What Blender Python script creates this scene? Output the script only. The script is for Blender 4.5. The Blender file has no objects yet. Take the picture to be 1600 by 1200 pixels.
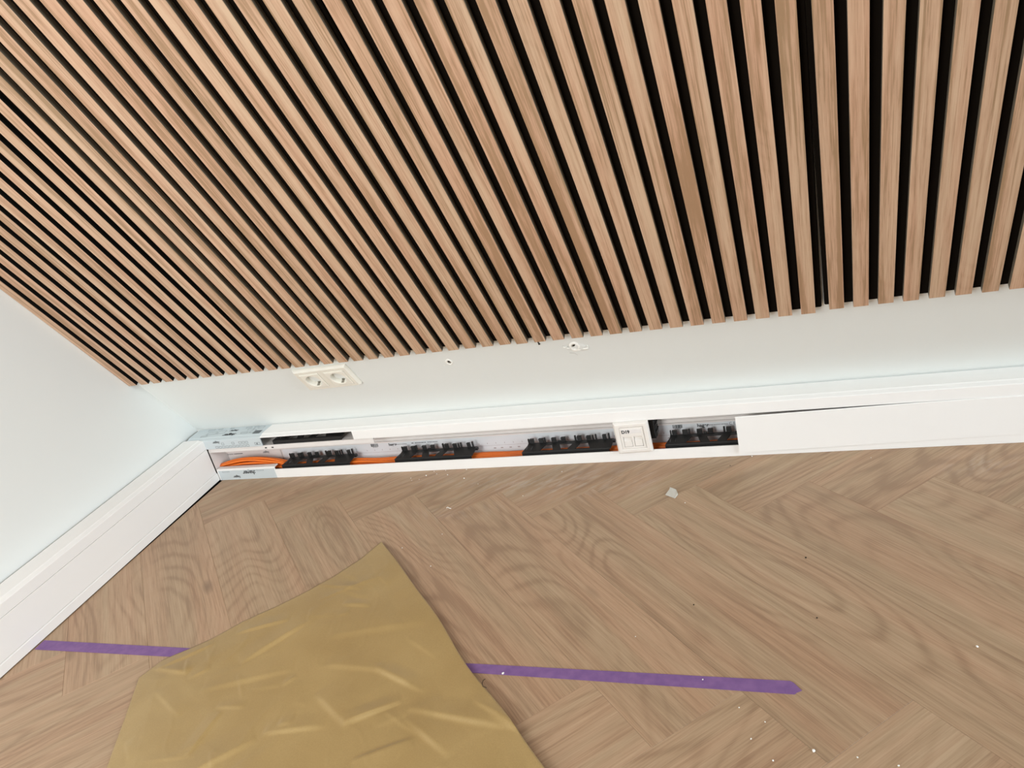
import bpy, bmesh, math, random
from mathutils import Vector, Matrix, noise
random.seed(7)
C = bpy.context.scene.collection
sc = bpy.context.scene
D = bpy.data

# ------------------------------------------------------------------ camera
H = 0.13067            # height of the trunking / where the sloped wall starts
BE = 0.5466            # lean of the sloped wall from the vertical
cam_d = D.cameras.new('camera'); cam = D.objects.new('camera', cam_d); C.objects.link(cam)
R = [[0.9296871556675385, 0.29365037236645175, -0.22237637328587723],
     [-0.08225698850257887, -0.4229559720701369, -0.9024090167613947],
     [-0.3590481589274929, 0.85725008282227, -0.36906193934291637]]
cam.matrix_world = Matrix(((R[0][0], -R[1][0], -R[2][0], 1.6414),
                           (R[0][1], -R[1][1], -R[2][1], -1.5783),
                           (R[0][2], -R[1][2], -R[2][2], 0.8660), (0, 0, 0, 1)))
cam_d.sensor_width = 36; cam_d.lens = 1207.58 / 1600 * 36
cam_d.clip_start = 0.01
sc.camera = cam

# ------------------------------------------------------------------ light
w = D.worlds.new('world'); sc.world = w; w.use_nodes = True
bg = w.node_tree.nodes['Background']; bg.inputs[0].default_value = (0.92, 0.98, 1.0, 1); bg.inputs[1].default_value = 0.07
def area(name, loc, target, size, sizey, power, col):
    l = D.lights.new(name, 'AREA'); l.shape = 'RECTANGLE'; l.size = size; l.size_y = sizey; l.energy = power; l.color = col
    o = D.objects.new(name, l); C.objects.link(o); o.location = loc
    o.rotation_euler = (Vector(target) - Vector(loc)).to_track_quat('-Z', 'Y').to_euler()
    return o
area('right_window', (6.5, -1.8, 1.5), (0.5, -0.6, 0.4), 3.0, 2.2, 236, (0.85, 0.94, 1.0))
area('rear_left_window', (0.45, -2.95, 1.08), (0.6, 0.0, 1.0), 1.0, 1.3, 50, (0.985, 1.0, 1.0))
area('roof_window', (0.7, -2.3, 2.55), (0.9, -0.3, 0.2), 0.7, 0.7, 9, (1.0, 0.98, 0.95))
sc.view_settings.view_transform = 'Standard'; sc.view_settings.look = 'None'
sc.view_settings.gamma = 1; sc.view_settings.use_curve_mapping = False
sc.view_settings.exposure = 0.13

# ------------------------------------------------------------------ helpers
def mat(name, col, rough=0.5, spec=0.5, metal=0.0):
    m = D.materials.new(name); m.use_nodes = True
    b = m.node_tree.nodes['Principled BSDF']
    b.inputs['Base Color'].default_value = (*col, 1); b.inputs['Roughness'].default_value = rough
    b.inputs['Specular IOR Level'].default_value = spec; b.inputs['Metallic'].default_value = metal
    return m
class NT:
    def __init__(s, m): s.t = m.node_tree; s.b = s.t.nodes['Principled BSDF']
    def n(s, typ, **kw):
        x = s.t.nodes.new(typ)
        for k, v in kw.items():
            if k.startswith('i_'):
                x.inputs[int(k[2:]) if k[2:].isdigit() else k[2:]].default_value = v
            else: setattr(x, k, v)
        return x
    def l(s, a, b): s.t.links.new(a, b)
    def math(s, op, a, b=None, c=None):
        x = s.n('ShaderNodeMath', operation=op)
        for i, v in enumerate((a, b, c)):
            if v is None: continue
            if isinstance(v, (int, float)): x.inputs[i].default_value = v
            else: s.l(v, x.inputs[i])
        return x.outputs[0]
    def noise(s, vec, scale, detail=3, rough=0.5, dist=0.0):
        x = s.n('ShaderNodeTexNoise'); x.inputs['Scale'].default_value = scale; x.inputs['Detail'].default_value = detail
        x.inputs['Roughness'].default_value = rough; x.inputs['Distortion'].default_value = dist
        s.l(vec, x.inputs['Vector']); return x.outputs[0]
    def stretch(s, vec, sc_, off=None):
        x = s.n('ShaderNodeVectorMath', operation='MULTIPLY'); s.l(vec, x.inputs[0]); x.inputs[1].default_value = sc_
        if off is None: return x.outputs[0]
        y = s.n('ShaderNodeVectorMath', operation='ADD'); s.l(x.outputs[0], y.inputs[0]); s.l(off, y.inputs[1]); return y.outputs[0]
    def ramp(s, fac, pts):
        x = s.n('ShaderNodeValToRGB'); e = x.color_ramp.elements
        while len(e) < len(pts): e.new(0.5)
        for q, (p, c) in zip(e, pts): q.position = p; q.color = (*c, 1) if len(c) == 3 else c
        s.l(fac, x.inputs[0]); return x.outputs[0]
    def mix(s, fac, a, b, mode='MIX'):
        x = s.n('ShaderNodeMix', data_type='RGBA', blend_type=mode)
        if isinstance(fac, (int, float)): x.inputs[0].default_value = fac
        else: s.l(fac, x.inputs[0])
        for i, v in ((6, a), (7, b)):
            if isinstance(v, tuple): x.inputs[i].default_value = (*v, 1)
            else: s.l(v, x.inputs[i])
        return x.outputs[2]
    def bump(s, h, strength, dist):
        x = s.n('ShaderNodeBump'); x.inputs['Strength'].default_value = strength; x.inputs['Distance'].default_value = dist
        s.l(h, x.inputs['Height']); s.l(x.outputs[0], s.b.inputs['Normal'])
    def rnd(s):
        o = s.n('ShaderNodeObjectInfo'); c = s.n('ShaderNodeCombineXYZ')
        s.l(s.math('MULTIPLY', o.outputs['Random'], 37.0), c.inputs[0]); s.l(s.math('MULTIPLY', o.outputs['Random'], 91.0), c.inputs[1])
        s.l(s.math('MULTIPLY', o.outputs['Random'], 53.0), c.inputs[2])
        return o.outputs['Random'], c.outputs[0]
    def obj(s): return s.n('ShaderNodeTexCoord').outputs['Object']

def wood(name, light, mid, dark, along, k=1.0, rings=1.0, rough=0.5, knots=False, dust=False, fine_a=0.45, med_a=0.30, blot_a=0.30, streak_a=0.03, rnd_a=0.07):
    """wood whose grain follows the object's local X (along=0) or Y (along=1)"""
    m = mat(name, mid, rough, 0.35); t = NT(m); v = t.obj(); r, off = t.rnd()
    def st(a, b):
        return t.stretch(v, (a, b, a) if along == 0 else (b, a, a), off)
    warp = t.noise(st(3.0 * k, 14 * k), 1.0, 3)
    fine = t.noise(st(11 * k, 420 * k), 1.0, 3, 0.6)
    pore = t.noise(st(34 * k, 700 * k), 1.0, 2, 0.5)
    med = t.noise(st(1.6 * k, 60 * k), 1.0, 3, 0.6)
    big = t.noise(st(1.5 * k, 5.5 * k), 1.0, 1, 0.4)
    ring = t.math('SINE', t.math('ADD', t.math('MULTIPLY', big, 150.0), t.math('MULTIPLY', warp, 9.0)))
    ring = t.math('MULTIPLY', t.math('POWER', t.math('MULTIPLY_ADD', ring, 0.5, 0.5), 3.0), t.ramp(t.noise(st(1.1 * k, 4 * k), 1.7, 2), [(0.42, (0.1, 0.1, 0.1)), (0.62, (1, 1, 1))]))
    blot = t.noise(st(1.6 * k, 7 * k), 1.3, 2)
    streak = t.ramp(t.noise(st(0.8 * k, 130 * k), 1.0, 2, 0.5), [(0.60, (0, 0, 0)), (0.70, (1, 1, 1))])
    f = t.math('MULTIPLY_ADD', fine, fine_a, t.math('MULTIPLY', med, med_a))
    f = t.math('SUBTRACT', f, t.math('MULTIPLY', ring, 0.075 * rings))
    f = t.math('MULTIPLY_ADD', blot, blot_a, f)
    f = t.math('SUBTRACT', f, t.math('MULTIPLY', streak, streak_a))
    f = t.math('SUBTRACT', f, t.math('MULTIPLY', t.math('GREATER_THAN', pore, 0.64), 0.05))
    f = t.math('ADD', f, 0.5 * (1 - fine_a - med_a - blot_a) + 0.02)
    f = t.math('MULTIPLY_ADD', r, rnd_a, t.math('SUBTRACT', f, rnd_a / 2))
    col = t.ramp(f, [(0.36, dark), (0.50, mid), (0.70, light)])
    hue = t.ramp(t.noise(st(1.2 * k, 22 * k), 1.0, 2), [(0.35, (1.03, 0.985, 0.97)), (0.65, (0.97, 1.01, 1.0))])
    col = t.mix(1.0, col, hue, 'MULTIPLY')
    if knots:
        vo = t.n('ShaderNodeTexVoronoi'); vo.inputs['Scale'].default_value = 1.0; t.l(st(3.3, 9.0), vo.inputs['Vector'])
        kd = t.ramp(vo.outputs['Distance'], [(0.02, (1, 1, 1)), (0.13, (0, 0, 0))])
        sel = t.n('ShaderNodeSeparateColor'); t.l(vo.outputs['Color'], sel.inputs[0])
        kk = t.math('MULTIPLY', kd, t.math('GREATER_THAN', sel.outputs[0], 0.55))
        col = t.mix(t.math('MULTIPLY', kk, 0.62), col, (0.13, 0.085, 0.055))
    if dust:
        g = t.n('ShaderNodeNewGeometry'); sp = t.n('ShaderNodeSeparateXYZ'); t.l(g.outputs['Position'], sp.inputs[0])
        tot = None
        for cx, cy, sx, sy, a in ((1.10, -0.15, 0.22, 0.06, 0.5), (0.80, -0.13, 0.2, 0.04, 0.22), (1.93, -0.14, 0.07, 0.035, 0.35), (0.86, -0.26, 0.12, 0.03, 0.2)):
            dx = t.math('POWER', t.math('DIVIDE', t.math('ABSOLUTE', t.math('SUBTRACT', sp.outputs[0], cx)), sx), 2.0)
            dy = t.math('POWER', t.math('DIVIDE', t.math('ABSOLUTE', t.math('SUBTRACT', sp.outputs[1], cy)), sy), 2.0)
            e = t.math('MULTIPLY', t.math('EXPONENT', t.math('MULTIPLY', t.math('ADD', dx, dy), -1.0)), a)
            tot = e if tot is None else t.math('ADD', tot, e)
        dn = t.ramp(t.noise(st(18, 90), 1.0, 4, 0.7), [(0.45, (0, 0, 0)), (0.75, (1, 1, 1))])
        col = t.mix(t.math('MULTIPLY', tot, dn), col, (0.66, 0.62, 0.57))
    t.l(col, t.b.inputs['Base Color'])
    t.bump(f, 0.35, 0.0006)
    return m

M = {}
M['floor'] = wood('oak_vinyl', (0.528, 0.370, 0.244), (0.433, 0.291, 0.183), (0.335, 0.215, 0.134), 0, 1.0, 1.7, 0.42, knots=True, dust=True, fine_a=0.55, blot_a=0.26)
M['slat'] = wood('oak_veneer', (0.621, 0.424, 0.289), (0.526, 0.330, 0.218), (0.365, 0.227, 0.131),  1, 1.25, 0.5, 0.5, fine_a=0.60, med_a=1.05, blot_a=0.22, streak_a=0.22, rnd_a=0.08)
M['slat_side'] = mat('brown_stained_side', (0.17, 0.14, 0.10), 0.7, 0.3)
M['slat_side_black'] = mat('black_stained_side', (0.010, 0.009, 0.008), 0.8, 0.2)
M['felt'] = mat('black_felt', (0.0055, 0.0035, 0.0020), 0.95, 0.1)
M['pvc'] = mat('white_pvc', (0.89, 0.875, 0.85), 0.38, 0.4)
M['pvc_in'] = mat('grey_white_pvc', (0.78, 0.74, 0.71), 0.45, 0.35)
M['film'] = mat('blue_grey_film', (0.58, 0.64, 0.66), 0.3, 0.5)
M['print'] = mat('black_print', (0.02, 0.02, 0.02), 0.6)
M['print_grey'] = mat('grey_print', (0.15, 0.17, 0.18), 0.6)
M['black'] = mat('black_plastic', (0.014, 0.014, 0.014), 0.42, 0.45)
M['orange'] = mat('orange_sheath', (0.86, 0.19, 0.022), 0.4, 0.4)
M['plate'] = mat('cream_white_plastic', (0.83, 0.79, 0.74), 0.3, 0.5)
M['socket'] = mat('glossy_ivory_plastic', (0.86, 0.83, 0.74), 0.2, 0.5)
M['metal'] = mat('brushed_metal', (0.45, 0.43, 0.38), 0.3, 0.5, 1.0)
M['dark'] = mat('dark_hole', (0.02, 0.018, 0.015), 0.9, 0.1)
M['chalk'] = mat('raw_plaster', (0.93, 0.92, 0.87), 0.9, 0.1)
M['subfloor'] = mat('dark_underlay', (0.02, 0.016, 0.012), 0.95, 0.05)
m = mat('wall_paint', (0.79, 0.81, 0.785), 0.75, 0.2); t = NT(m)
t.bump(t.noise(t.obj(), 260, 3), 0.12, 0.0005); M['wall'] = m
m = mat('kraft_paper', (0.44, 0.31, 0.13), 0.36, 0.5); t = NT(m); v = t.obj()
f = t.math('ADD', t.math('MULTIPLY', t.noise(v, 9, 3), 0.6), t.math('MULTIPLY', t.noise(v, 500, 2), 0.4))
t.l(t.ramp(f, [(0.35, (0.372, 0.250, 0.100)), (0.65, (0.442, 0.308, 0.132))]), t.b.inputs['Base Color'])
t.bump(t.noise(v, 700, 2), 0.08, 0.0003); M['paper'] = m
m = mat('purple_tape', (0.20, 0.115, 0.30), 0.65, 0.3); t = NT(m); v = t.obj()
t.l(t.ramp(t.noise(v, 60, 4), [(0.35, (0.197, 0.103, 0.278)), (0.65, (0.244, 0.131, 0.318))]), t.b.inputs['Base Color'])
t.bump(t.noise(t.stretch(v, (900, 150, 1)), 1.0, 2), 0.3, 0.0003); M['tape'] = m

def mk(name, verts, faces, m=None, parent=None, smooth=False, fm=None):
    me = D.meshes.new(name); me.from_pydata([tuple(v) for v in verts], [], faces); me.update()
    for x in (m if isinstance(m, (list, tuple)) else [m]):
        if x: me.materials.append(x)
    if fm:
        for p, i in zip(me.polygons, fm): p.material_index = i
    if smooth:
        for p in me.polygons: p.use_smooth = True
    bm = bmesh.new(); bm.from_mesh(me); bmesh.ops.recalc_face_normals(bm, faces=bm.faces); bm.to_mesh(me); bm.free()
    o = D.objects.new(name, me); C.objects.link(o)
    if parent: o.parent = parent
    return o
def bevel(o, wd, seg=2, ang=0.6):
    md = o.modifiers.new('bevel', 'BEVEL'); md.width = wd; md.segments = seg; md.limit_method = 'ANGLE'; md.angle_limit = ang
    return o
class MB:
    def __init__(s): s.v = []; s.f = []; s.m = []
    def box(s, x0, x1, y0, y1, z0, z1, T=None, mi=0):
        b = len(s.v)
        for x in (x0, x1):
            for y in (y0, y1):
                for z in (z0, z1):
                    p = Vector((x, y, z)); s.v.append(T @ p if T else p)
        for q in ((0, 1, 3, 2), (4, 6, 7, 5), (0, 4, 5, 1), (2, 3, 7, 6), (0, 2, 6, 4), (1, 5, 7, 3)):
            s.f.append(tuple(b + i for i in q)); s.m.append(mi)
        return s
    def prism(s, poly, fn, a, b_, mi=0):
        """poly: list of 2D points; fn(p, t) -> 3D; extruded t=a..b_"""
        n = len(poly); b = len(s.v)
        for tt in (a, b_):
            for p in poly: s.v.append(Vector(fn(p, tt)))
        s.f.append(tuple(range(b, b + n))); s.f.append(tuple(reversed(range(b + n, b + 2 * n)))); s.m += [mi, mi]
        for i in range(n):
            j = (i + 1) % n; s.f.append((b + i, b + j, b + n + j, b + n + i)); s.m.append(mi)
        return s
    def build(s, name, m, parent=None, smooth=False):
        return mk(name, s.v, s.f, m, parent, smooth, s.m)
def empty(name, loc=(0, 0, 0), rz=0.0):
    o = D.objects.new(name, None); o.empty_display_size = 0.05; C.objects.link(o); o.location = loc; o.rotation_euler = (0, 0, rz); return o
def tag(o, label=None, cat=None, group=None, kind=None):
    for k, v_ in (('label', label), ('category', cat), ('group', group), ('kind', kind)):
        if v_: o[k] = v_
    return o
def text(name, s, size, mtx, m, parent=None, shear=0.0, thick=0.0001, bold=0.0):
    cu = D.curves.new(name, 'FONT'); cu.body = s; cu.size = size; cu.shear = shear; cu.extrude = thick; cu.offset = bold
    cu.align_x = 'CENTER'; cu.align_y = 'CENTER'
    o = D.objects.new(name, cu); C.objects.link(o)
    dg = bpy.context.evaluated_depsgraph_get(); me = D.meshes.new_from_object(o.evaluated_get(dg))
    D.objects.remove(o); D.curves.remove(cu)
    me.materials.clear(); me.materials.append(m); me.name = name
    ob = D.objects.new(name, me); C.objects.link(ob)
    if parent: ob.parent = parent
    ob.matrix_basis = mtx
    return ob
UP = Vector((0, -math.sin(BE), math.cos(BE))); NO = Vector((0, -math.cos(BE), -math.sin(BE)))
def S(x, s, d): return Vector((x, 0, H)) + UP * s + NO * d        # a point on the sloped wall
def SM(x, s, d=0.0, rot=0.0):                                      # local frame: X along wall, Y up the slope, Z out of it
    m_ = Matrix(((1, UP.x, NO.x, 0), (0, UP.y, NO.y, 0), (0, UP.z, NO.z, 0), (0, 0, 0, 1)))
    # X x Y = Z must hold
    m_.translation = S(x, s, d)
    return m_ @ Matrix.Rotation(rot, 4, 'Z')
AL = -0.04241
LV = Vector((-math.sin(AL), -math.cos(AL), 0)); LN = Vector((math.cos(AL), -math.sin(AL), 0))
def wx(y, z): return 0.0424 * (-y) - 0.036 * (z - H) - 0.003               # plane of the left gable wall

# ------------------------------------------------------------------ the room shell
SL = 2.45
mb = MB()
prof = [(0, -0.01), (0, H), (UP.y * SL, H + UP.z * SL), (UP.y * SL + .08, H + UP.z * SL + .05), (.10, H + .0), (.10, -0.01)]
mb.prism(prof, lambda p, q: (q, p[0], p[1]), -0.12, 3.3)
wall_back = tag(mb.build('wall_back', M['wall']), kind='structure')
ys = [0.1, -3.3]; zs = [-0.01, 2.5]
vs = []
for y in ys:
    for z in zs: vs.append((wx(y, z), y, z)); vs.append((wx(y, z) - 0.1, y, z))
wl = mk('wall_left', vs, [(0, 2, 6, 4), (1, 5, 7, 3), (0, 1, 3, 2), (4, 6, 7, 5), (0, 4, 5, 1), (2, 3, 7, 6)], M['wall'])
tag(wl, kind='structure')

floor = empty('floor'); floor.location = (0, 0, 0); tag(floor, kind='structure')
MB().box(-0.02, 3.3, -3.3, 0.0, -0.02, -0.006).build('underlay', M['subfloor'], floor)
W_ = 0.1555; U0 = -0.068; V0 = 1.43 - 9 * W_; q2 = math.sqrt(0.5)
def uv2xy(u, v_): return Vector(((u + v_) * q2, (u - v_) * q2))
def clip(poly, n, k):       # keep points with n.p <= k
    out = []
    for i in range(len(poly)):
        a, b = poly[i], poly[(i + 1) % len(poly)]
        da, db = n.dot(a) - k, n.dot(b) - k
        if da <= 0: out.append(a)
        if (da < 0 < db) or (db < 0 < da): out.append(a + (b - a) * (da / (da - db)))
    return out
g_ = 0.00012
cuts = [(Vector((0, 1)), -0.062), (Vector((1, 0)), 3.2), (Vector((0, -1)), 3.2),
        (Vector((-LN.x, -LN.y)), -0.0665)]
ln2 = Vector((0.9998, 0.0195)); cuts.append((-ln2, -(ln2.dot(LN.xy * 0.0775 + LV.xy * 0.07))))
full = None; n_pl = 0
for j in range(-32, 26):
    for i in range(-6, 40):
        mm = (i - j - 2) % 10
        if mm == 0:   u0, u1, v0, v1, along = j, j + 1, i, i + 5, 'v'
        elif mm == 9: u0, u1, v0, v1, along = j, j + 5, i, i + 1, 'u'
        else: continue
        a0, a1, b0, b1 = U0 + u0 * W_, U0 + u1 * W_, V0 + v0 * W_, V0 + v1 * W_
        poly = [uv2xy(a0 + g_, b0 + g_), uv2xy(a1 - g_, b0 + g_), uv2xy(a1 - g_, b1 - g_), uv2xy(a0 + g_, b1 - g_)]
        c0 = uv2xy((a0 + a1) / 2, (b0 + b1) / 2); ang = -math.pi / 4 if along == 'v' else math.pi / 4
        pc = poly
        for n_, k_ in cuts:
            if pc: pc = clip(pc, n_, k_)
        if len(pc) < 3: continue
        ar = 0.5 * abs(sum(pc[q].x * pc[(q + 1) % len(pc)].y - pc[(q + 1) % len(pc)].x * pc[q].y for q in range(len(pc))))
        if ar < 2e-4: continue
        whole = ar > 5 * W_ * W_ * 0.99
        ca, sa = math.cos(-ang), math.sin(-ang)
        loc = [Vector(((p - c0).x * ca - (p - c0).y * sa, (p - c0).x * sa + (p - c0).y * ca)) for p in pc]
        if whole and full:
            o = D.objects.new('plank', full); C.objects.link(o)
        else:
            cx = sum((p.x for p in loc)) / len(loc); cy = sum((p.y for p in loc)) / len(loc)
            n = len(loc); e = 0.0003; V_ = []
            for p in loc: V_.append((p.x, p.y, -0.005))
            for p in loc: V_.append((p.x, p.y, -e))
            for p in loc:
                d = Vector((cx - p.x, cy - p.y)); sx = math.copysign(e, d.x); sy = math.copysign(e, d.y); V_.append((p.x + sx, p.y + sy, 0.0))
            F_ = [tuple(reversed(range(n))), tuple(range(2 * n, 3 * n))]
            for L_ in (0, n):
                for q in range(n): F_.append((L_ + q, L_ + (q + 1) % n, L_ + n + (q + 1) % n, L_ + n + q))
            o = mk('plank', V_, F_, M['floor'])
            if whole: full = o.data
        o.parent = floor; o.location = (c0.x, c0.y, 0); o.rotation_euler = (0, 0, ang); n_pl += 1

# ------------------------------------------------------------------ slatted acoustic panels on the slope
SW, T0, T1 = 0.0247, 0.0100, 0.0210
def slat_mesh(name, wd, length, side):
    e = 0.0005
    P = [(-wd / 2, T0), (wd / 2, T0), (wd / 2, T1 - e), (wd / 2 - e, T1), (-wd / 2 + e, T1), (-wd / 2, T1 - e)]
    V_ = []; F_ = []; fm = []
    for y in (0, length):
        for p in P: V_.append((p[0], y, p[1]))
    n = 6
    F_.append(tuple(range(n))); F_.append(tuple(reversed(range(n, 2 * n)))); fm += [0, 0]
    for i in range(n):
        j = (i + 1) % n; F_.append((i, j, n + j, n + i)); fm.append(1 if i in (0, 1, 5) else 0)
    o = mk(name, V_, F_, [M['slat'], side], fm=fm); me = o.data; D.objects.remove(o); return me
LEN = 1.75
labels = {'A': 'narrow cut-down oak slat panel on the sloped wall against the left wall',
          'B': 'oak slat panel above the double socket, second from the left wall',
          'C': 'oak slat panel above the large chipped plaster hole, third from the left wall',
          'D': 'oak slat panel at the right edge of the photo, above the closed trunking'}
sm = {}
for key, x0, shear, b1, b0, i0, i1 in (('A', 0.02810, -0.00617, 0.011, 0.25968, 0, 11), ('B', 0.02441, -0.00143, -0.0018, 0.26298, 12, 26),
                                       ('C', 0.01998, 0.00447, -0.00496, 0.26502, 27, 41), ('D', 0.03084, -0.00581, 0.00982, 0.24538, 42, 56)):
    side = M['slat_side_black'] if key == 'A' else M['slat_side']
    xl = x0 + 0.04 * i0; rot = math.atan(-shear)
    pan = empty('slat_panel'); tag(pan, labels[key], 'wall panel', 'slat panels on the sloped wall')
    px = xl - SW - 0.0077; 
    # frame of the panel: origin at its lower left corner, x measured at s of the bottom
    s_at = b0 + b1 * px
    ox = px + shear * s_at
    pan.matrix_world = SM(ox, s_at, 0, rot)
    npn = i1 - i0 + 1
    fx0 = 0.0 if key != 'A' else 0.0225
    wpan = npn * 0.04
    gapfill = 0.0
    bevel(MB().box(fx0, wpan - 0.0005 + (0.0 if key != 'C' else 0.004), 0.0003, LEN, 0.0003, T0, None).build('felt_backing', M['felt'], pan), 0.002, 1)
    if side not in sm: sm[side] = slat_mesh('slat', SW, LEN, side)
    for k in range(npn):
        if key == 'A' and k == 0:
            # the first slat is trimmed along the left wall
            V_ = []; F_ = []
            o = MB()
            inv = pan.matrix_world.inverted()
            lo = []
            for s_ in (s_at, s_at + LEN):
                for d_ in (T0, T1):
                    q = S(0, s_, d_); xw = wx(q.y, q.z) + 0.0006
                    lo.append(inv @ S(xw, s_, d_))
            xr = 0.0077 + SW - 0.0035
            v8 = [(lo[0].x, 0, T0), (lo[1].x, 0, T1), (xr, 0, T1), (xr, 0, T0), (lo[2].x, LEN, T0), (lo[3].x, LEN, T1), (xr, LEN, T1), (xr, LEN, T0)]
            mk('slat', v8, [(0, 1, 2, 3), (7, 6, 5, 4), (1, 5, 6, 2), (3, 2, 6, 7), (0, 4, 5, 1), (0, 3, 7, 4)], [M['slat'], side], pan, fm=[0, 0, 0, 1, 1, 1])
            continue
        o = D.objects.new('slat', sm[side]); C.objects.link(o); o.parent = pan
        o.location = (0.0077 + SW / 2 + 0.04 * k + ({1: -.0032, 2: -.0020, 3: -.0010}.get(k, 0) if key == 'A' else 0) + random.uniform(-.0003, .0003), random.uniform(-.0004, .0004), 0)

# ------------------------------------------------------------------ cable trunking along the sloped wall
TR = 3.2
X_ = lambda p, q: (q, p[0], p[1])
ct = empty('cable_trunking', (0, 0, 0)); tag(ct, 'white cable trunking under the sloped wall, open front with cables showing', 'trunking')
def deckprof(strip, zb=0.1015, out=0.0):
    P = [(-0.0035, H), (-0.030, H + .0002), (-0.0535, H - .0006), (-0.0560, H - .0020), (-0.0665 - out, H - .0044), (-0.068 - out, H - .0058)]
    if strip: P += [(-0.068 - out, zb), (-0.0655, zb), (-0.0655, H - .0085)]
    else: P += [(-0.068 - out, H - .0066), (-0.0655, H - .0066)]
    P += [(-0.058, H - .0050), (-0.052, H - .0032), (-0.0035, H - .0022)]
    return P
MB().prism(deckprof(False), X_, 0.262, 0.548).build('top_ledge', M['pvc'], ct)
o = MB().prism(deckprof(True), X_, 0.548, TR).build('top_ledge', M['pvc'], ct)
MB().box(0.004, TR, -0.003, -0.0004, 0.002, H - .003).build('back_plate', M['pvc_in'], ct)
MB().prism([(-0.0035, 0.0015), (-0.068, 0.0003), (-0.068, 0.0265), (-0.0655, 0.0265), (-0.0655, 0.0035), (-0.0035, 0.0038)], X_, 0.272, TR).build('lower_rail', M['pvc'], ct)
MB().box(0.05, TR, -0.0075, -0.003, 0.0545, 0.0578).box(0.05, TR, -0.005, -0.003, 0.064, 0.066).build('back_ridge', M['pvc_in'], ct)
tag(MB().box(0.262, TR, -0.0036, -0.003, 0.008, 0.0525).build('marking_strip', mat('pale_blue_white', (0.74, 0.77, 0.79), 0.4), ct), label='pale bluish strip with markings on the back plate')
MB().prism([(-0.0035, 0.0945), (-0.0600, 0.0945), (-0.0600, 0.0860), (-0.0625, 0.0860), (-0.0625, 0.0985), (-0.0600, 0.0985), (-0.0600, 0.0968), (-0.0035, 0.0968)], X_, 0.07, 0.60).build('divider_shelf', M['pvc_in'], ct)
for x in (0.262, 0.284): MB().box(x, x + .006, -0.0632, -0.0620, 0.0895, 0.0925).build('screw', M['dark'], ct)
# corner moulding with protective film
cm = MB().prism(deckprof(True, 0.1000, 0.0005), X_, 0.010, 0.262)
film = cm.build('corner_moulding', M['film'], ct); tag(film, label='corner moulding still in printed blue-grey protective film')
lo_ = MB().prism([(-0.050, 0.0340), (-0.0655, 0.0348), (-0.0680, 0.0330), (-0.0680, 0.0005), (-0.0655, 0.0005), (-0.0655, 0.0320), (-0.050, 0.0322)], X_, 0.075, 0.272).build('lower_moulding', M['pvc'], ct)
MB().box(0.079, 0.270, -0.0684, -0.0679, 0.0010, 0.0300).build('protective_film', M['film'], ct)
MB().box(0.0690, 0.0702, -0.0662, -0.004, 0.001, 0.0992).build('end_gap', M['dark'], ct)
MB().box(0.0703, 0.0715, -0.0640, -0.004, 0.004, 0.0940).build('end_plate', M['pvc_in'], ct)
# printing on the film (upside down, read from the wall side)
DT = lambda x, y, s=1: Matrix.Translation((x, y, H + .0004)) @ Matrix.Rotation(math.pi, 4, 'Z')
FT = lambda x, z, y=-0.0688, r=0: Matrix.Translation((x, y, z)) @ Matrix.Rotation(math.pi / 2, 4, 'X') @ Matrix.Rotation(r, 4, 'Z')
text('lettering', ':hager', 0.0175, DT(0.148, -0.0475), M['print'], ct, 0.25, bold=0.0003)
text('lettering', ':hager', 0.0120, DT(0.148, -0.0245), M['print'], ct, 0.25, bold=0.0002)
text('lettering', ':hager', 0.0100, FT(0.115, 0.1195, -0.0692, math.pi), M['print'], ct, 0.25)
text('lettering', ':hager', 0.0175, FT(0.185, 0.0215, -0.0686, math.pi), M['print'], ct, 0.2, bold=0.0004)
text('lettering', 'hager', 0.0105, FT(0.137, 0.0095, -0.0686, math.pi), M['print'], ct, 0.2, bold=0.0002)
def ring(mb, T, w, h, th=0.0007):
    for a in ((-w / 2, w / 2, -h / 2, -h / 2 + th), (-w / 2, w / 2, h / 2 - th, h / 2), (-w / 2, -w / 2 + th, -h / 2, h / 2), (w / 2 - th, w / 2, -h / 2, h / 2)):
        mb.box(a[0], a[1], a[2], a[3], 0, 0.0001, T)
mb = MB()
for k in range(10): ring(mb, FT(0.110 + 0.0117 * k, 0.1045, -0.0687), 0.0085, 0.0065)
for x in (0.134, 0.169, 0.193, 0.204, 0.215): ring(mb, FT(x, 0.1145, -0.0687), 0.0085, 0.0065)
for x in (0.244, 0.253): ring(mb, FT(x, 0.1085, -0.0687), 0.0085, 0.0075)
DF = lambda x, y, r=0: Matrix.Translation((x, y, H + .0004)) @ Matrix.Rotation(r, 4, 'Z')
for x, y, w_, h_, r_ in ((0.060, -0.012, 0.02, 0.008, 0.2), (0.09, -0.010, 0.014, 0.006, 0), (0.075, -0.032, 0.03, 0.015, 0.1), (0.108, -0.029, 0.026, 0.016, 0.1), (0.19, -0.012, 0.018, 0.008, 0), (0.215, -0.010, 0.013, 0.007, 0.1),
                         (0.205, -0.024, 0.02, 0.010, 0), (0.235, -0.016, 0.018, 0.012, -0.1), (0.195, -0.042, 0.022, 0.008, 0), (0.220, -0.036, 0.012, 0.018, -0.3), (0.06, -0.048, 0.02, 0.008, 0.1), (0.13, -0.010, 0.012, 0.005, 0)):
    ring(mb, DF(x, y, r_), w_, h_, 0.0006)
for x in (0.105, 0.222): ring(mb, FT(x, 0.0265, -0.0685), 0.024, 0.0035, 0.0005)
tag(mb.build('printed_outlines', M['print_grey'], ct), kind='stuff')
mb = MB()
for k in range(6): mb.box(0.228 + 0.004 * k, 0.231 + 0.004 * k, -0.052, -0.034, H + .0003, H + .0005)
mb.box(0.2445, 0.2475, -0.0688, -0.0686, 0.1065, 0.1095)
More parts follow.
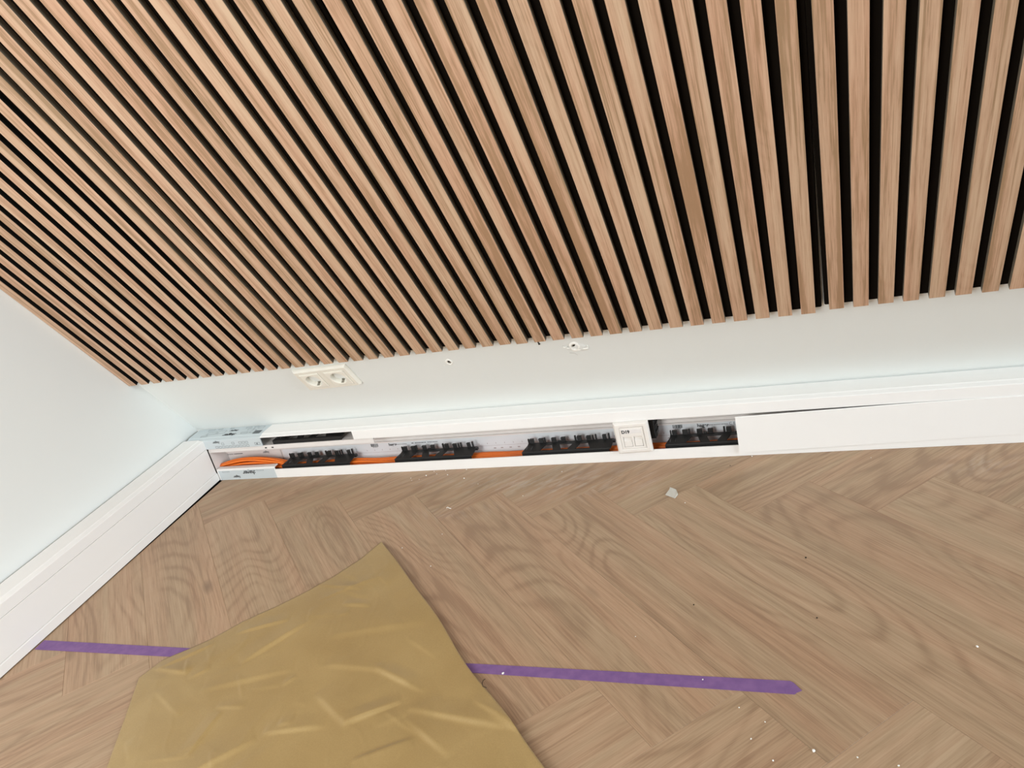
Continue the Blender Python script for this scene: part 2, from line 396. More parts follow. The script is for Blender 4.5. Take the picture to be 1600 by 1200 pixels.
tag(mb.build('printed_block', M['print_grey'], ct), kind='stuff')
# markings on the back plate
BT = lambda x, z, r=0: FT(x, z, -0.0038, r)
text('lettering', 'hager', 0.0115, BT(1.409, 0.0465), M['print'], ct, 0.0, bold=0.0003)
text('lettering', 'hager', 0.0105, BT(0.612, 0.0465), M['print'], ct, 0.0, bold=0.0003)
text('lettering', 'hager', 0.0095, FT(0.2060, 0.0465, -0.0034, math.pi), M['print'], ct, 0.2)
text('lettering', 'C E', 0.009, BT(1.473, 0.047), M['print_grey'], ct)
mb = MB()
for x0, x1, z, h_ in ((0.622, 0.652, 0.0460, 0.0012), (0.668, 0.674, 0.047, 0.003), (0.678, 0.710, 0.047, 0.0024), (0.714, 0.742, 0.047, 0.0018), (1.420, 1.462, 0.0465, 0.0014), (0.060, 0.090, 0.047, 0.0014), (0.095, 0.125, 0.0475, 0.0020)):
    x = x0
    while x < x1:
        w_ = random.choice((0.0010, 0.0016, 0.0022)); mb.box(x, x + w_, -0.00375, -0.0036, z - h_ / 2, z + h_ / 2); x += w_ + 0.0008
for cx in (0.557, 1.352):
    x = cx - 0.0105
    while x < cx + 0.010:
        w_ = random.choice((0.0008, 0.0012, 0.002)); mb.box(x, x + w_, -0.00375, -0.0036, 0.043, 0.0515); x += w_ + random.choice((.0006, .001))
    for k in range(5): mb.box(cx - .006 + k * .003, cx - .0045 + k * .003, -0.00375, -0.0036, 0.0405, 0.0422)
tag(mb.build('printed_code', M['print'], ct), kind='stuff')
mb = MB()
x = 0.53
while x < 1.48: mb.box(x, x + .0012, -0.00375, -0.0036, 0.0310, 0.0345); x += 0.0232
mb.box(0.262, 1.5, -0.00375, -0.0036, 0.0262, 0.0267)
for x in (0.893, 0.912, 0.935, 0.957, 1.327): mb.box(x, x + .006, -0.0040, -0.0036, 0.0175, 0.0205)
tag(mb.build('tick_marks', mat('faint_grey', (0.42, 0.38, 0.38), 0.6), ct), kind='stuff')
MB().box(0.2555, 0.2575, -0.004, -0.0036, 0.008, 0.052).build('plate_joint', mat('faint_line', (0.55, 0.52, 0.5), 0.6), ct)

# ------------------------------------------------------------------ trunking on the left wall (closed)
lt = empty('cable_trunking'); tag(lt, 'white cable trunking along the left wall, closed by its cover', 'trunking')
lt.matrix_world = Matrix(((LN.x, -LV.x, 0, 0), (LN.y, -LV.y, 0, 0), (0, 0, 1, 0), (0, 0, 0, 1)))
L_ = lambda p, q: (-p[0], -q, p[1])
MB().prism(deckprof(True, 0.1015, 0.0003), L_, 0.071, 0.2525).build('corner_moulding', M['pvc'], lt)
MB().prism(deckprof(True), L_, 0.2525, TR).build('top_ledge', M['pvc'], lt)
MB().box(0.0005, 0.003, -TR, -0.071, 0.0008, H - .003).build('back_plate', M['pvc_in'], lt)
MB().prism([(-0.0035, 0.0020), (-0.0680, 0.0016), (-0.0700, 0.0024), (-0.0700, 0.0222), (-0.0680, 0.0244), (-0.0655, 0.0244), (-0.0655, 0.0045), (-0.0035, 0.0045)], L_, 0.0712, TR).build('lower_rail', M['pvc'], lt)
bevel(MB().box(0.0640, 0.0690, -TR, -0.0720, 0.0250, 0.1007).build('cover', M['pvc'], lt), 0.0008)
MB().box(0.0690, 0.0706, -0.2525, -0.0712, 0.0026, 0.0220).build('moulding_rim', M['pvc'], lt)

# ------------------------------------------------------------------ loose cover over the right end of the back trunking
mb = MB(); xs = [1.4876 + (TR - 1.4876) * k / 24 for k in range(25)]
def lid_pts(x):
    a = min(1, (x - 1.4876) / 0.33)
    top = 0.0970 + 0.0044 * a; bot = 0.0108 + 0.0094 * min(1.0, (x - 1.4876) / 0.53)
    y = -0.0735 + 0.0035 * min(1, (x - 1.4876) / .5)
    return [(x, y, bot), (x, y, top - .0012), (x, y + .0008, top), (x, y + .0022, top), (x, y + .0018, bot)]
V_ = []; F_ = []
for x in xs: V_ += lid_pts(x)
for k in range(24):
    for q in range(5): F_.append((5 * k + q, 5 * k + (q + 1) % 5, 5 * k + 5 + (q + 1) % 5, 5 * k + 5 + q))
F_ += [(0, 1, 2, 3, 4), tuple(120 + q for q in (4, 3, 2, 1, 0))]
cover = mk('trunking_cover', V_, F_, M['pvc'])
tag(cover, 'long white trunking cover clipped crookedly over the right end of the open trunking', 'cover')

# ------------------------------------------------------------------ black cable retaining clips
def make_clip(x0, dz=0.0, label=None, cut=None):
    c = empty('retaining_clip', (x0, -0.058, 0.0265 + dz)); tag(c, label, 'cable clip', 'black retaining clips in the trunking')
    Lc = 0.2205
    mb = MB()
    # front bar with slanting left gusset
    mb.box(0.004, Lc - .006, 0, 0.004, -0.0085, 0.0045)
    mb.box(0.0, 0.010, 0.0005, 0.006, -0.006, 0.002)
    # sloping grid: plane from (y=0, z=.0045) to (y=.036,z=.0095)
    def P(x, a, h):   # a: 0 front .. 1 back
        return (x, 0.036 * a, 0.0045 + 0.005 * a + h)
    def strip(p, q, wd):
        (x1, a1), (x2, a2) = p, q
        dx, da = x2 - x1, (a2 - a1) * 0.036; L0 = math.hypot(dx, da); nx, na = -da / L0 * wd / 2, dx / L0 * wd / 2 / 0.036
        b = len(mb.v)
        for h in (-0.0025, 0.0005):
            for (x, a) in ((x1 + nx, a1 + na), (x2 + nx, a2 + na), (x2 - nx, a2 - na), (x1 - nx, a1 - na)):
                mb.v.append(Vector(P(x, min(1.02, max(-.02, a)), h)))
        for q_ in ((3, 2, 1, 0), (4, 5, 6, 7), (0, 1, 5, 4), (1, 2, 6, 5), (2, 3, 7, 6), (3, 0, 4, 7)): mb.f.append(tuple(b + i for i in q_)); mb.m.append(0)
    strip((0.008, .89), (Lc, .89), 0.0095); strip((0.002, .07), (Lc - .004, .07), 0.0060)
    def quad(pts):
        b = len(mb.v)
        for h in (-0.0018, 0.0006):
            for (x, a) in pts: mb.v.append(Vector(P(x, a, h)))
        for q_ in ((3, 2, 1, 0), (4, 5, 6, 7), (0, 1, 5, 4), (1, 2, 6, 5), (2, 3, 7, 6), (3, 0, 4, 7)): mb.f.append(tuple(b + i for i in q_)); mb.m.append(0)
    quad([(0.0, 0), (0.041, 0), (0.060, .9), (0.010, .9)])
    quad([(0.079, 0), (0.100, 0), (0.087, .9), (0.068, .9)])
    quad([(0.110, 0), (0.131, 0), (0.144, .9), (0.125, .9)])
    quad([(0.170, 0), (Lc - .002, 0), (Lc, .9), (0.156, .9)])
    mb.box(Lc - .004, Lc + .004, 0.026, 0.034, 0.004, 0.010)
    bevel(mb.build('grid_frame', M['black'], c), 0.0006, 1)
    mb = MB()
    for a, b_, h, dy in ((0.0085, 0.0115, .0125, 0), (0.0128, 0.0235, .0115, 0), (0.0355, 0.0470, .0115, 0), (0.0485, 0.0525, .0135, 0), (0.067, 0.0785, .0115, 0), (0.081, 0.089, .004, 0), (0.0905, 0.1015, .0115, 0),
                         (0.1235, 0.1275, .0145, 0), (0.1295, 0.1405, .0125, 0), (0.152, 0.1625, .0115, 0), (0.1655, 0.169, .0125, 0), (0.173, 0.1765, .0145, 0), (0.190, 0.199, .0120, 0), (0.204, 0.2075, .0150, 0)):
        mb.box(a * 1.02, b_ * 1.02, 0.034, 0.038, 0.004, 0.0090 + h)
        if b_ - a > .007 and h > .005: mb.box(a * 1.02, b_ * 1.02, 0.0325, 0.0395, 0.0075 + h, 0.0092 + h)
    tag(bevel(mb.build('prongs', M['black'], c), 0.0005, 1), kind='stuff')
    mb = MB()
    for k in range(2): mb.box(0.010 + 0.012 * k, 0.0112 + .012 * k, 0.009, 0.022, 0.0060, 0.0085, Matrix.Shear('XY', 4, (0.0, 0.0)))
    mb.build('moulded_rib', mat('worn_black', (0.07, 0.07, 0.07), 0.3) if 'worn_black' not in D.materials else D.materials['worn_black'], c)
    return c
make_clip(0.288, 0.0, 'black plastic cable clip in the lower channel, first from the left corner')
make_clip(0.6380, 0.0, 'black plastic cable clip over orange cables, second from the left corner')
make_clip(0.9860, 0.0, 'black plastic cable clip over orange cables, just left of the data outlet')
make_clip(1.3285, 0.0, 'black plastic cable clip half hidden by the loose white cover')
make_clip(0.2885, 0.0765, 'empty black cable clip in the upper channel, above the first lower clip')

# ------------------------------------------------------------------ orange cables
def tube(name, pts, r, m, seg=8):
    V_ = []; F_ = []; n = len(pts)
    for i, p in enumerate(pts):
        d = (pts[min(i + 1, n - 1)] - pts[max(i - 1, 0)]).normalized()
        a = d.cross(Vector((0, 0, 1))); a.normalize(); b = a.cross(d)
        for k in range(seg): V_.append(p + (a * math.cos(k * 2 * math.pi / seg) + b * math.sin(k * 2 * math.pi / seg)) * r)
    for i in range(n - 1):
        for k in range(seg): F_.append((i * seg + k, i * seg + (k + 1) % seg, (i + 1) * seg + (k + 1) % seg, (i + 1) * seg + k))
    F_ += [tuple(range(seg)), tuple(reversed(range((n - 1) * seg, n * seg)))]
    return mk(name, V_, F_, m, smooth=True)
rc = 0.00335
cabs = [(-0.0500, 0.0075, .0005), (-0.0425, 0.0075, .010), (-0.0350, 0.0075, .013), (-0.0275, 0.0075, .006), (-0.0200, 0.0075, .010),
        (-0.0460, 0.0142, .018), (-0.0385, 0.0142, .024), (-0.0310, 0.0142, .029), (-0.0235, 0.0142, .026), (-0.0160, 0.0150, .020),
        (-0.0420, 0.0208, .028), (-0.0345, 0.0208, .031), (-0.0270, 0.0208, .0265)]
for ci, (y, z, hump) in enumerate(cabs):
    top = z > 0.018
    pts = []; ph = random.uniform(0, 6)
    for k in range(190):
        x = 0.0720 + (2.35 - 0.072) * k / 189
        a = max(0.0, 1 - x / 0.30)
        hz = hump * math.sin(math.pi * min(1, max(0, (x - 0.01) / 0.30))) ** 1.0 if x < 0.31 else 0
        sag = 0.0
        if x > 0.5:                              # the bundle spreads flat towards the right
            sag = min(1, (x - 0.5) / 0.45) * (0.0068 if top else (0.0 if z < 0.01 else 0.0035))
        dy = 0.0012 * math.sin(x * 23 + ph) + 0.0008 * math.sin(x * 51 + 2 * ph)
        yy = y + dy - 0.006 * a * (1 if ci % 2 else 0.4)
        zz = z + hz - sag - 0.006 * a * (z > .01) + 0.0006 * math.sin(x * 31 + ph * 1.7)
        if x > 0.95 and top: yy += 0.0035
        pts.append(Vector((x, min(-0.012, max(-0.0605, yy)), max(0.0052, zz))))
    tag(tube('network_cable', pts, rc, M['orange']), 'orange network cable lying in the open white trunking bundle', 'cable', 'orange cables in the trunking')

# ------------------------------------------------------------------ data outlet
do = empty('data_outlet', (1.2635, -0.0684, 0.0628)); do.rotation_euler = (0, -0.026, 0)
tag(do, 'white square data outlet with two shutters in the open trunking', 'outlet')
def frame(w, h, y0, y1, iw, ih, inset, lip):
    V_ = []; F_ = []
    rings = [(w, h, 0.0), (w, h, y0), (w - inset, h - inset, y1), (iw + .004, ih + .004, y1), (iw, ih, y1 - .0012), (iw, ih, 0.0)]
    for (a, b, y) in rings:
        for sx, sz in ((-1, -1), (1, -1), (1, 1), (-1, 1)): V_.append((sx * a / 2, -y, sz * b / 2))
    for k in range(len(rings) - 1):
        for q in range(4): F_.append((4 * k + q, 4 * k + (q + 1) % 4, 4 * k + 4 + (q + 1) % 4, 4 * k + 4 + q))
    return V_, F_
V_, F_ = frame(0.0795, 0.0785, 0.0035, 0.0085, 0.0535, 0.0535, 0.008, 0)
bevel(mk('frame', V_, F_, M['plate'], do), 0.0012, 3)
ins = MB()
ins.box(-0.0265, 0.0265, -0.0078, 0, 0.004, 0.0265).box(-0.0265, -0.0215, -0.0078, 0, -0.0265, 0.004).box(0.0215, 0.0265, -0.0078, 0, -0.0265, 0.004)
ins.box(-0.0025, 0.0025, -0.0070, 0, -0.0265, 0.004).box(-0.0215, 0.0215, -0.0078, 0, -0.0265, -0.0215).box(-0.0215, 0.0215, -0.0018, 0, -0.0215, 0.004)
bevel(ins.build('insert', M['plate'], do), 0.0006, 2)
for sx in (-1, 1):
    q = MB(); cx = sx * 0.012
    q.prism([(-0.0022, 0.0032), (-0.0022, -0.0015), (-0.0072, -0.0065), (-0.0078, -0.0205), (0.0, -0.0205), (0.0, 0.0032)], lambda p, t_: (t_, p[0], p[1]), cx - .0088, cx + .0088)
    bevel(q.build('shutter', M['plate'], do), 0.0005, 2)
bevel(MB().box(-0.0225, 0.0225, -0.0086, -0.0074, 0.0118, 0.0225).build('label_window', mat('clear_label', (0.80, 0.77, 0.745), 0.12), do), 0.0004)
text('lettering', 'D19', 0.0105, Matrix.Translation((-0.0130, -0.00885, 0.0168)) @ Matrix.Rotation(math.pi / 2, 4, 'X'), M['print'], do, 0, bold=0.0004)
mb = MB()
mb.box(0.030, 0.0465, 0.020, 0.055, -0.020, 0.034)
for k in range(9): mb.box(0.0463, 0.0485 + (0.0015 if k % 3 == 0 else 0), 0.022 + .001 * (k % 2), 0.050, 0.030 - .0056 * k - .0030, 0.030 - .0056 * k)
mb.box(0.045, 0.0505, 0.024, 0.044, -0.014, -0.004)
bevel(mb.build('connector_module', M['black'], do), 0.0006, 1)

# ------------------------------------------------------------------ double socket on the sloped wall
so = empty('double_socket'); so.matrix_world = SM(0.5570, 0.1905, 0.0004, 0.026)
tag(so, 'ivory double power socket on the sloped wall just under the slats', 'socket')
V_ = []; F_ = []
def holeplate(w, h, cxs, r_, z, n=40):
    """flat plate (local XY) with round holes, built by sectors"""
    pass
fr = MB()
fw, fh = 0.1515, 0.0805
rings = [(fw, fh, 0), (fw, fh, 0.005), (fw - .008, fh - .008, 0.0098)]
V_ = []; F_ = []
for a, b, z in rings:
    for sx, sy in ((-1, -1), (1, -1), (1, 1), (-1, 1)): V_.append((sx * a / 2, sy * b / 2, z))
for k in range(2):
    for q in range(4): F_.append((4 * k + q, 4 * k + (q + 1) % 4, 4 * k + 4 + (q + 1) % 4, 4 * k + 4 + q))
# front face with two square openings
xsq = [-(fw - .008) / 2, -0.0355 - 0.0275, -0.0355 + 0.0275, 0.0355 - 0.0275, 0.0355 + 0.0275, (fw - .008) / 2]
ysq = [-(fh - .008) / 2, -0.0275, 0.0275, (fh - .008) / 2]
b = len(V_)
for y in ysq:
    for x in xsq: V_.append((x, y, 0.0098))
for j in range(3):
    for i in range(5):
        if j == 1 and i in (1, 3): continue
        F_.append((b + j * 6 + i, b + j * 6 + i + 1, b + j * 6 + 7 + i, b + j * 6 + 6 + i))
for i in (1, 3):
    idx = [b + 6 + i, b + 6 + i + 1, b + 12 + i + 1, b + 12 + i]; c0 = len(V_)
    for q in idx: V_.append((V_[q][0], V_[q][1], 0.004))
    for q in range(4): F_.append((idx[q], idx[(q + 1) % 4], c0 + (q + 1) % 4, c0 + q))
bevel(mk('frame', V_, F_, M['socket'], so), 0.0010, 2)
for sx in (-1, 1):
    cx = sx * 0.0355
    n = 48; V_ = []; F_ = []
    hw = 0.0272
    def sq(a):
        c_, s_ = math.cos(a), math.sin(a); k = hw / max(abs(c_), abs(s_)); return (c_ * k, s_ * k)
    rows = [[(sq(2 * math.pi * k / n) + (0.004,)) for k in range(n)], [(sq(2 * math.pi * k / n) + (0.0112,)) for k in range(n)],
            [((sq(2 * math.pi * k / n)[0] * .93, sq(2 * math.pi * k / n)[1] * .93, 0.0120)) for k in range(n)]]
    for rr, zz in ((0.0212, 0.0120), (0.0200, 0.0112), (0.0192, -0.004), (0.0185, -0.0050), (0.0001, -0.0050)):
        rows.append([(rr * math.cos(2 * math.pi * k / n), rr * math.sin(2 * math.pi * k / n), zz) for k in range(n)])
    for row in rows: V_ += [(x + cx, y, z) for x, y, z in row]
    for rI in range(len(rows) - 1):
        for k in range(n): F_.append((rI * n + k, rI * n + (k + 1) % n, (rI + 1) * n + (k + 1) % n, (rI + 1) * n + k))
    ins_ = mk('socket_insert', V_, F_, M['socket'], so, smooth=False)
    for sy in (-1, 1):
        q = MB().box(cx - .0035, cx + .0035, sy * 0.0193 - .0009, sy * 0.0193 + .0009, -0.0045, 0.0106)
        q.box(cx - .0035, cx + .0035, sy * 0.0168 - .0008, sy * 0.0168 + .0008, -0.0045, 0.0020)
        q.build('earth_clip', M['metal'], ins_)
    for sy in (-1, 1):
        hV = [(cx + sy * 0.0095, 0, -0.00485)] + [(cx + sy * 0.0095 + .0024 * math.cos(k * math.pi / 6), .0024 * math.sin(k * math.pi / 6), -0.00485) for k in range(12)]
        mk('pin_hole', hV, [(0, 1 + k, 1 + (k + 1) % 12) for k in range(12)], M['dark'], ins_)

# ------------------------------------------------------------------ damage on the sloped wall
def blob(name, cx, cs, rx, ry, hgt, m, n=28, seed=0, depth=False, parent=wall_back, rot=0):
    T = SM(cx, cs, 0.0002, rot); V_ = [T @ Vector((0, 0, hgt))]; F_ = []
    levels = ((0.45, 1.0), (0.8, 0.6), (1.0, 0.0))
    for fr_, hh in levels:
        for k in range(n):
            a = 2 * math.pi * k / n; j = 1 + 0.38 * noise.noise(Vector((math.cos(a) * 1.6 + seed, math.sin(a) * 1.6, seed)))
            V_.append(T @ Vector((rx * fr_ * j * math.cos(a), ry * fr_ * j * math.sin(a), hgt * hh)))
    for k in range(n): F_.append((0, 1 + k, 1 + (k + 1) % n))
    for l_ in range(2):
        for k in range(n): F_.append((1 + l_ * n + k, 1 + (l_ + 1) * n + k, 1 + (l_ + 1) * n + (k + 1) % n, 1 + l_ * n + (k + 1) % n))
    return mk(name, V_, F_, m, parent, smooth=True)
def torus_hole(cx, cs, r, rim, seed):
    T = SM(cx, cs, 0.0001, 0); n = 28; V_ = []; F_ = []
    lv = [(1.75, 0.0), (1.55, .9), (1.2, 1.3), (1.0, .7), (0.9, 0.15)]
    for f_, h_ in lv:
        for k in range(n):
            a = 2 * math.pi * k / n; j = 1 + (0.25 * noise.noise(Vector((math.cos(a) * 1.3 + seed, math.sin(a) * 1.3, seed))) if f_ > .95 else 0)
            V_.append(T @ Vector((r * f_ * j * math.cos(a), r * f_ * j * math.sin(a) * 1.25, rim * h_)))
    for l_ in range(len(lv) - 1):
        for k in range(n): F_.append((l_ * n + k, (l_ + 1) * n + k, (l_ + 1) * n + (k + 1) % n, l_ * n + (k + 1) % n))
    mk('plaster_rim', V_, F_, M['chalk'], wall_back, smooth=True)
    V_ = [T @ Vector((0.93 * r * math.cos(2 * math.pi * k / n), 1.16 * r * math.sin(2 * math.pi * k / n), 0.00025)) for k in range(n)]
    mk('drill_hole', V_, [tuple(range(n))], mat('shadowed_grey', (0.30, 0.28, 0.24), 0.9), wall_back)
    V_ = [T @ Vector((0.55 * r * math.cos(2 * math.pi * k / n), 0.35 * r + 0.55 * r * math.sin(2 * math.pi * k / n), 0.0004)) for k in range(n)]
    mk('drill_hole', V_, [tuple(range(n))], M['dark'], wall_back)
torus_hole(0.8868, 0.1960, 0.0050, 0.0018, 1.0)
blob('plaster_chip', 0.870, 0.186, 0.0022, 0.0012, 0.0006, M['chalk'], 12, 4)
blob('plaster_chip', 1.1965, 0.2000, 0.0190, 0.0125, 0.0016, M['wall'], 36, 2.3)
torus_hole(1.1850, 0.2055, 0.0068, 0.0024, 5.0)
for cx, cs, a, b_, sd in ((1.1830, 0.1945, 0.0085, 0.0055, 7), (1.1905, 0.1935, 0.0060, 0.0022, 8), (1.2060, 0.1955, 0.0075, 0.0028, 9), (1.2120, 0.2010, 0.0020, 0.0040, 10), (1.1720, 0.2030, 0.0060, 0.0014, 11), (1.1640, 0.2075, 0.0050, 0.0009, 12)):
    blob('plaster_chip', cx, cs, a, b_, 0.0026, M['chalk'], 16, sd)
for pts in (((1.1600, 0.2130), (1.1700, 0.2060), (1.1760, 0.2040)), ((1.1680, 0.1850), (1.1780, 0.1820), (1.1830, 0.1740)), ((1.2060, 0.2020), (1.2085, 0.2040), (1.2110, 0.2050))):
    V_ = []; F_ = []
    for i, (x, s_) in enumerate(pts): V_ += [S(x, s_ - .0004, .0016 if s_ > .19 else .0003), S(x, s_ + .0004, .0016 if s_ > .19 else .0003)]
    for i in range(len(pts) - 1): F_.append((2 * i, 2 * i + 2, 2 * i + 3, 2 * i + 1))
    mk('hairline_crack', V_, F_, mat('crack_grey', (0.34, 0.33, 0.31), 0.9) if 'crack_grey' not in D.materials else D.materials['crack_grey'], wall_back)
nail = MB().box(1.1115, 1.1140, 0, 0, 0, 0) if False else None
T = SM(1.1126, 0.2330, 0.0, 0.1)
sn = MB().box(-0.0009, 0.0009, -0.006, 0.009, 0.0003, 0.0022, T).box(-0.0018, 0.0018, -0.0065, -0.0045, 0.0003, 0.0028, T).build('nail', M['dark'])
tag(sn, 'short dark nail poking out under a slat left of the chipped hole', 'nail')

# ------------------------------------------------------------------ purple tape
tp = tag(mk('masking_tape', [(x, y, z) for z in (0.0003, 0.0009) for x, y in ((0.1030, -0.7040), (1.5800, -0.7080), (1.5850, -0.7110), (1.5955, -0.7245), (1.5890, -0.7285), (1.5860, -0.7320), (1.1048, -0.7262), (0.1045, -0.7305))],
            [tuple(range(7, -1, -1)), tuple(range(8, 16))] + [(i, (i + 1) % 8, 8 + (i + 1) % 8, 8 + i) for i in range(8)], M['tape']),
         'long purple masking tape strip on the floor, running under the brown paper', 'tape')

# ------------------------------------------------------------------ brown kraft paper
P0 = Vector((0.7511, -0.3729)); PA = Vector((1.4450, -1.0735))
Bpts = [Vector(p) for p in ((0.7511, -0.3729), (0.7252, -0.4355), (0.6937, -0.4908), (0.6495, -0.546), (0.6120, -0.586), (0.5656, -0.6285), (0.5271, -0.6804), (0.500, -0.706), (0.4599, -0.7387), (0.4425, -0.7852))]
Cpts = [Vector(p) for p in ((0.4425, -0.7852), (0.4913, -0.8705), (0.5463, -0.9688), (0.74, -1.315))]
def along(pts, t_):
    L0 = [0]
    for i in range(len(pts) - 1): L0.append(L0[-1] + (pts[i + 1] - pts[i]).length)
    d = t_ * L0[-1]
    for i in range(len(pts) - 1):
        if d <= L0[i + 1] or i == len(pts) - 2:
            return pts[i].lerp(pts[i + 1], (d - L0[i]) / (L0[i + 1] - L0[i]))
Dp = [PA, Cpts[-1]]
def edgeA(t_): 
    p = P0.lerp(PA, t_); return p + Vector((1, 1)).normalized() * (0.0035 * math.sin(t_ * 9) + 0.002 * math.sin(t_ * 23)) * math.sin(math.pi * t_)
cr = [(0.929, -0.848, 0.995, -0.802, .0075, .010), (0.831, -0.732, 0.928, -0.734, .004, .018), (0.928, -0.734, 0.997, -0.76, .004, .010), (1.033, -0.811, 1.186, -0.831, .007, .014), (0.928, -0.738, 1.026, -0.773, .005, .010),
      (0.455, -0.762, 0.54, -0.77, .006, .012), (0.584, -0.66, 0.665, -0.626, .006, .012), (0.65, -0.73, 0.713, -0.637, .006, .016), (0.676, -0.516, 0.776, -0.531, .005, .009), (0.774, -0.579, 0.828, -0.581, .005, .008),
      (0.768, -0.782, 0.781, -0.764, .003, .006), (1.13, -0.79, 1.219, -0.838, .006, .012), (0.671, -0.839, 0.717, -0.835, .003, .007), (0.476, -0.759, 0.54, -0.697, .007, .014), (1.031, -0.833, 1.116, -0.883, .006, .016),
      (0.686, -0.929, 0.684, -0.853, .005, .010), (0.801, -0.88, 0.885, -0.86, .005, .012), (1.047, -0.868, 0.981, -0.909, .006, .014), (0.70, -0.47, 0.80, -0.52, .003, .02), (0.80, -0.66, 0.95, -0.62, .004, .03),
      (0.62, -0.80, 0.75, -0.75, .004, .02), (0.80, -0.95, 0.95, -1.05, .006, .03), (0.85, -0.80, 0.93, -0.85, .005, .02), (0.70, -0.98, 0.78, -0.90, .006, .02), (0.715, -0.56, 0.80, -0.50, .003, .010), (0.52, -0.82, 0.60, -0.86, .003, .012), (0.95, -0.66, 1.02, -0.70, .003, .012)]
rp = random.Random(3)
for _ in range(46):
    x = rp.uniform(0.46, 1.30); y = rp.uniform(-1.15, -0.45); a_ = rp.gauss(-0.15, 0.75); l_ = rp.uniform(0.02, 0.09)
    cr.append((x, y, x + l_ * math.cos(a_), y + l_ * math.sin(a_), rp.uniform(0.001, 0.0028), rp.uniform(0.004, 0.014)))
def zpap(p):
    z = 0.0055
    for x1, y1, x2, y2, h, wd in cr:
        a = Vector((x1, y1)); b = Vector((x2, y2)); ab = b - a; tt = max(-0.1, min(1.1, (p - a).dot(ab) / ab.length_squared))
        q = a + ab * tt; dist = (p - q); d = dist.length
        side_ = 1 if ab.x * dist.y - ab.y * dist.x > 0 else -1
        ww = wd * (1.7 if side_ > 0 else 0.33)
        fall = max(0.0, math.sin(math.pi * min(1, max(0, (tt + 0.1) / 1.2)))) ** 0.6
        z += h * 0.60 * max(0, 1 - d / (ww * 1.5)) ** 1.15 * fall
    r1 = max(0, 1 - abs(noise.noise(Vector((p.x * 5 + 3, p.y * 6, 0.3)))) * 9)
    r2 = max(0, 1 - abs(noise.noise(Vector((p.x * 13 + 9, p.y * 10, 4.3)))) * 11)
    z += 0.0004 * r1 + 0.0003 * r2 + 0.0026 * noise.noise(Vector((p.x * 4.2, p.y * 4.2, 7))) + 0.0007 * noise.noise(Vector((p.x * 11, p.y * 9, 2)))
    return z
NU, NV = 230, 230; V_ = []; F_ = []
for i in range(NU + 1):
    u = i / NU
    for j in range(NV + 1):
        v_ = j / NV
        # Coons patch: u along edge A direction, v from A to B side
        A_ = edgeA(u); C_ = along(Cpts, u); B_ = along(Bpts, v_); E_ = PA.lerp(Cpts[-1], v_)
        p = A_ * (1 - v_) + C_ * v_ + B_ * (1 - u) + E_ * u - (P0 * (1 - u) * (1 - v_) + Cpts[0] * (1 - u) * v_ + PA * u * (1 - v_) + Cpts[-1] * u * v_)
        edge = min(u, 1 - u, 1 - v_) * 7
        eA = v_
        z = zpap(p) * (0.35 + 0.65 * min(1, edge * 1.5)) 
        if v_ < 0.5: z = max(z, 0.0) * min(1, 0.9 + eA)
        z += 0.0035 * max(0, 1 - v_ * 10)
        V_.append((p.x, p.y, max(z, 0.0014)))
for i in range(NU):
    for j in range(NV): F_.append((i * (NV + 1) + j, (i + 1) * (NV + 1) + j, (i + 1) * (NV + 1) + j + 1, i * (NV + 1) + j + 1))
pap = mk('kraft_paper', V_, F_, M['paper'], smooth=True)
sd = pap.modifiers.new('thickness', 'SOLIDIFY'); sd.thickness = 0.0002; sd.offset = 0
tag(pap, 'large crumpled sheet of brown kraft paper lying on the wooden floor', 'paper')

# ------------------------------------------------------------------ crumbs and scraps
n_s = 5
sc_pts = [(1.3445, -0.2165), (1.3563, -0.2000), (1.3600, -0.1995), (1.3700, -0.2080), (1.3775, -0.2260), (1.3680, -0.2405)]
def xyp(u, v_):
    d = Vector((R[0][0], R[0][1], R[0][2])) * ((u - 800) / 1207.58) + Vector((R[1][0], R[1][1], R[1][2])) * ((v_ - 600) / 1207.58) + Vector((R[2][0], R[2][1], R[2][2]))
    k = -0.8660 / d.z; return Vector((1.6414 + d.x * k, -1.5783 + d.y * k, 0))
sp_ = [xyp(1020 + a / 26.67, 750 + b / 26.67) for a, b in ((530, 640), (700, 440), (725, 370), (820, 365), (985, 450), (1055, 625), (925, 780))]
cc = sum(sp_, Vector()) / len(sp_)
V_ = [tuple(p + Vector((0, 0, .0006))) for p in sp_] + [tuple(cc + (p - cc) * .98 + Vector((0, 0, .0022 + .0012 * (i % 3)))) for i, p in enumerate(sp_)]
n = len(sp_)
tag(mk('paper_scrap', V_, [tuple(reversed(range(n))), tuple(range(n, 2 * n))] + [(i, (i + 1) % n, n + (i + 1) % n, n + i) for i in range(n)], mat('translucent_white', (0.62, 0.60, 0.54), 0.35)),
    'torn whitish scrap on the floor in front of the data outlet', 'scrap')
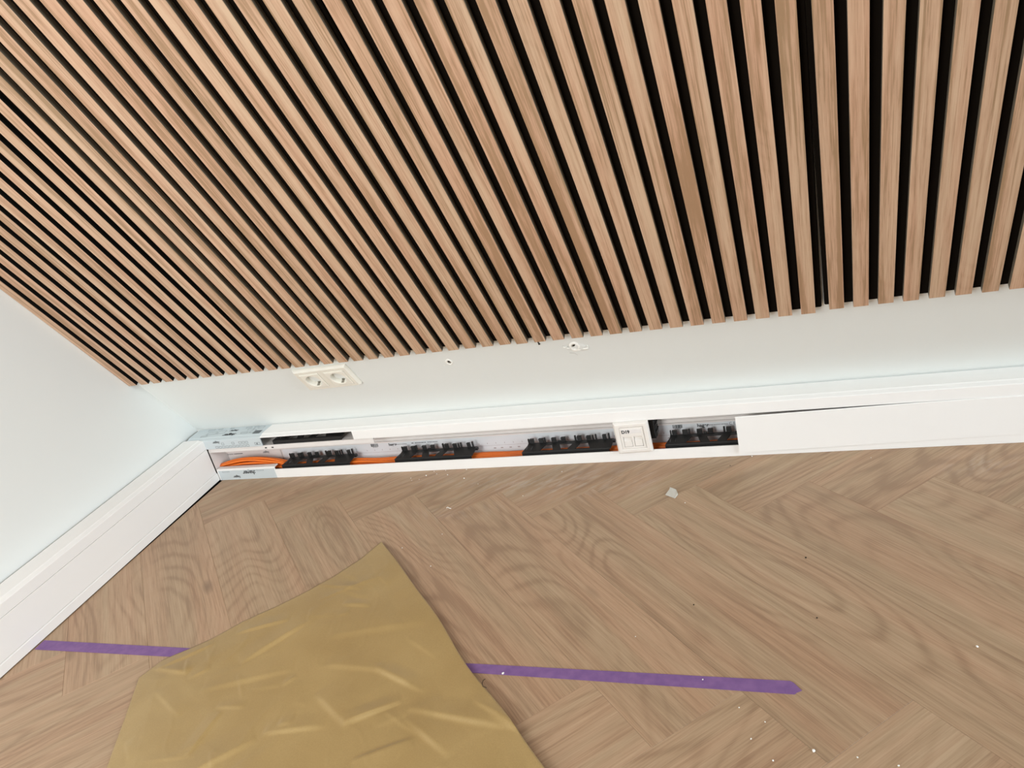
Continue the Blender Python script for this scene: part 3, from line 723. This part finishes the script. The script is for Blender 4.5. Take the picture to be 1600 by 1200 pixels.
crumbs = [(666, 743.5, 1.3), (678.5, 737, 1.1), (682.5, 741, 1.1), (696.5, 735.5, .9), (699.5, 742.3, 1.2), (725.5, 748, 1.7), (655, 749.5, .8), (642, 747.5, .8), (643.5, 751, .7), (691, 835, 1.0), (628.5, 856.5, 1.0), (729, 734, 1.0), (747, 756.5, .8),
          (786, 1053, 1.9), (1271.5, 1174, 1.7), (1527, 1011, 1.5), (1155, 1106, 1.0), (1098, 1062.5, 1.1), (1070.5, 786, .9), (1195.5, 1128.5, .9), (1404 - 0, 1197, 1.2), (1173.5, 1155, 1.0), (1208, 1189, 1.0), (1340, 1184, 1.1), (878, 737.5, 1.1), (817, 775, .9), (1175, 713.5, 1.2), (1361, 715.5, .8), (993, 995, .8), (673, 885, .9), (598, 916, .7)]
cm_ = None
for i, (u, v_, s_) in enumerate(crumbs):
    p = xyp(u, v_)
    if cm_ is None:
        bm = bmesh.new(); bmesh.ops.create_icosphere(bm, subdivisions=1, radius=0.00125)
        for vv in bm.verts: vv.co *= 1 + 0.5 * noise.noise(vv.co * 900); vv.co.z *= 0.7
        cm_ = D.meshes.new('plaster_crumb'); bm.to_mesh(cm_); bm.free(); cm_.materials.append(M['chalk'])
    o = D.objects.new('plaster_crumb', cm_); C.objects.link(o); o.location = (p.x, p.y, 0.0008 * s_); o.scale = (s_, s_, s_); o.rotation_euler = (0, 0, i * 1.7)
    tag(o, 'tiny white plaster crumb lying on the wooden floor', 'crumb', 'white plaster crumbs scattered on the floor')
for i, (u, v_, s_) in enumerate([(1259, 872, 1.3), (1276.5, 966, 1.0), (1084, 945.5, 1.0), (1141, 727.5, .8)]):
    p = xyp(u, v_)
    if i == 0:
        dm = cm_.copy(); dm.materials.clear(); dm.materials.append(M['dark'])
    o = D.objects.new('dirt_speck', dm); C.objects.link(o); o.location = (p.x, p.y, 0.0008 * s_); o.scale = (s_, s_, s_)
    tag(o, 'tiny dark speck of dirt lying on the wooden floor', 'speck', 'dark specks on the floor')
sh = [xyp(560 + a / 8, 710 + b / 8) + Vector((0, 0, .0016)) for a, b in ((1105, 678), (1115, 668), (1130, 672), (1140, 682), (1160, 684))]
tag(tube('plaster_shaving', sh, 0.0008, M['chalk'], 6), 'small curled white shaving on the floor between the paper and the trunking', 'shaving')
fb = [xyp(560 + a / 3.2, 840 + b / 3.2) + Vector((0, 0, .013)) for a, b in ((650, 782), (632, 776), (628, 760), (634, 745), (644, 738))]
tag(tube('loose_hair', fb, 0.0005, M['dark'], 5), 'fine dark curved hair lying on the right edge of the brown paper', 'hair')

bpy.context.view_layer.update()
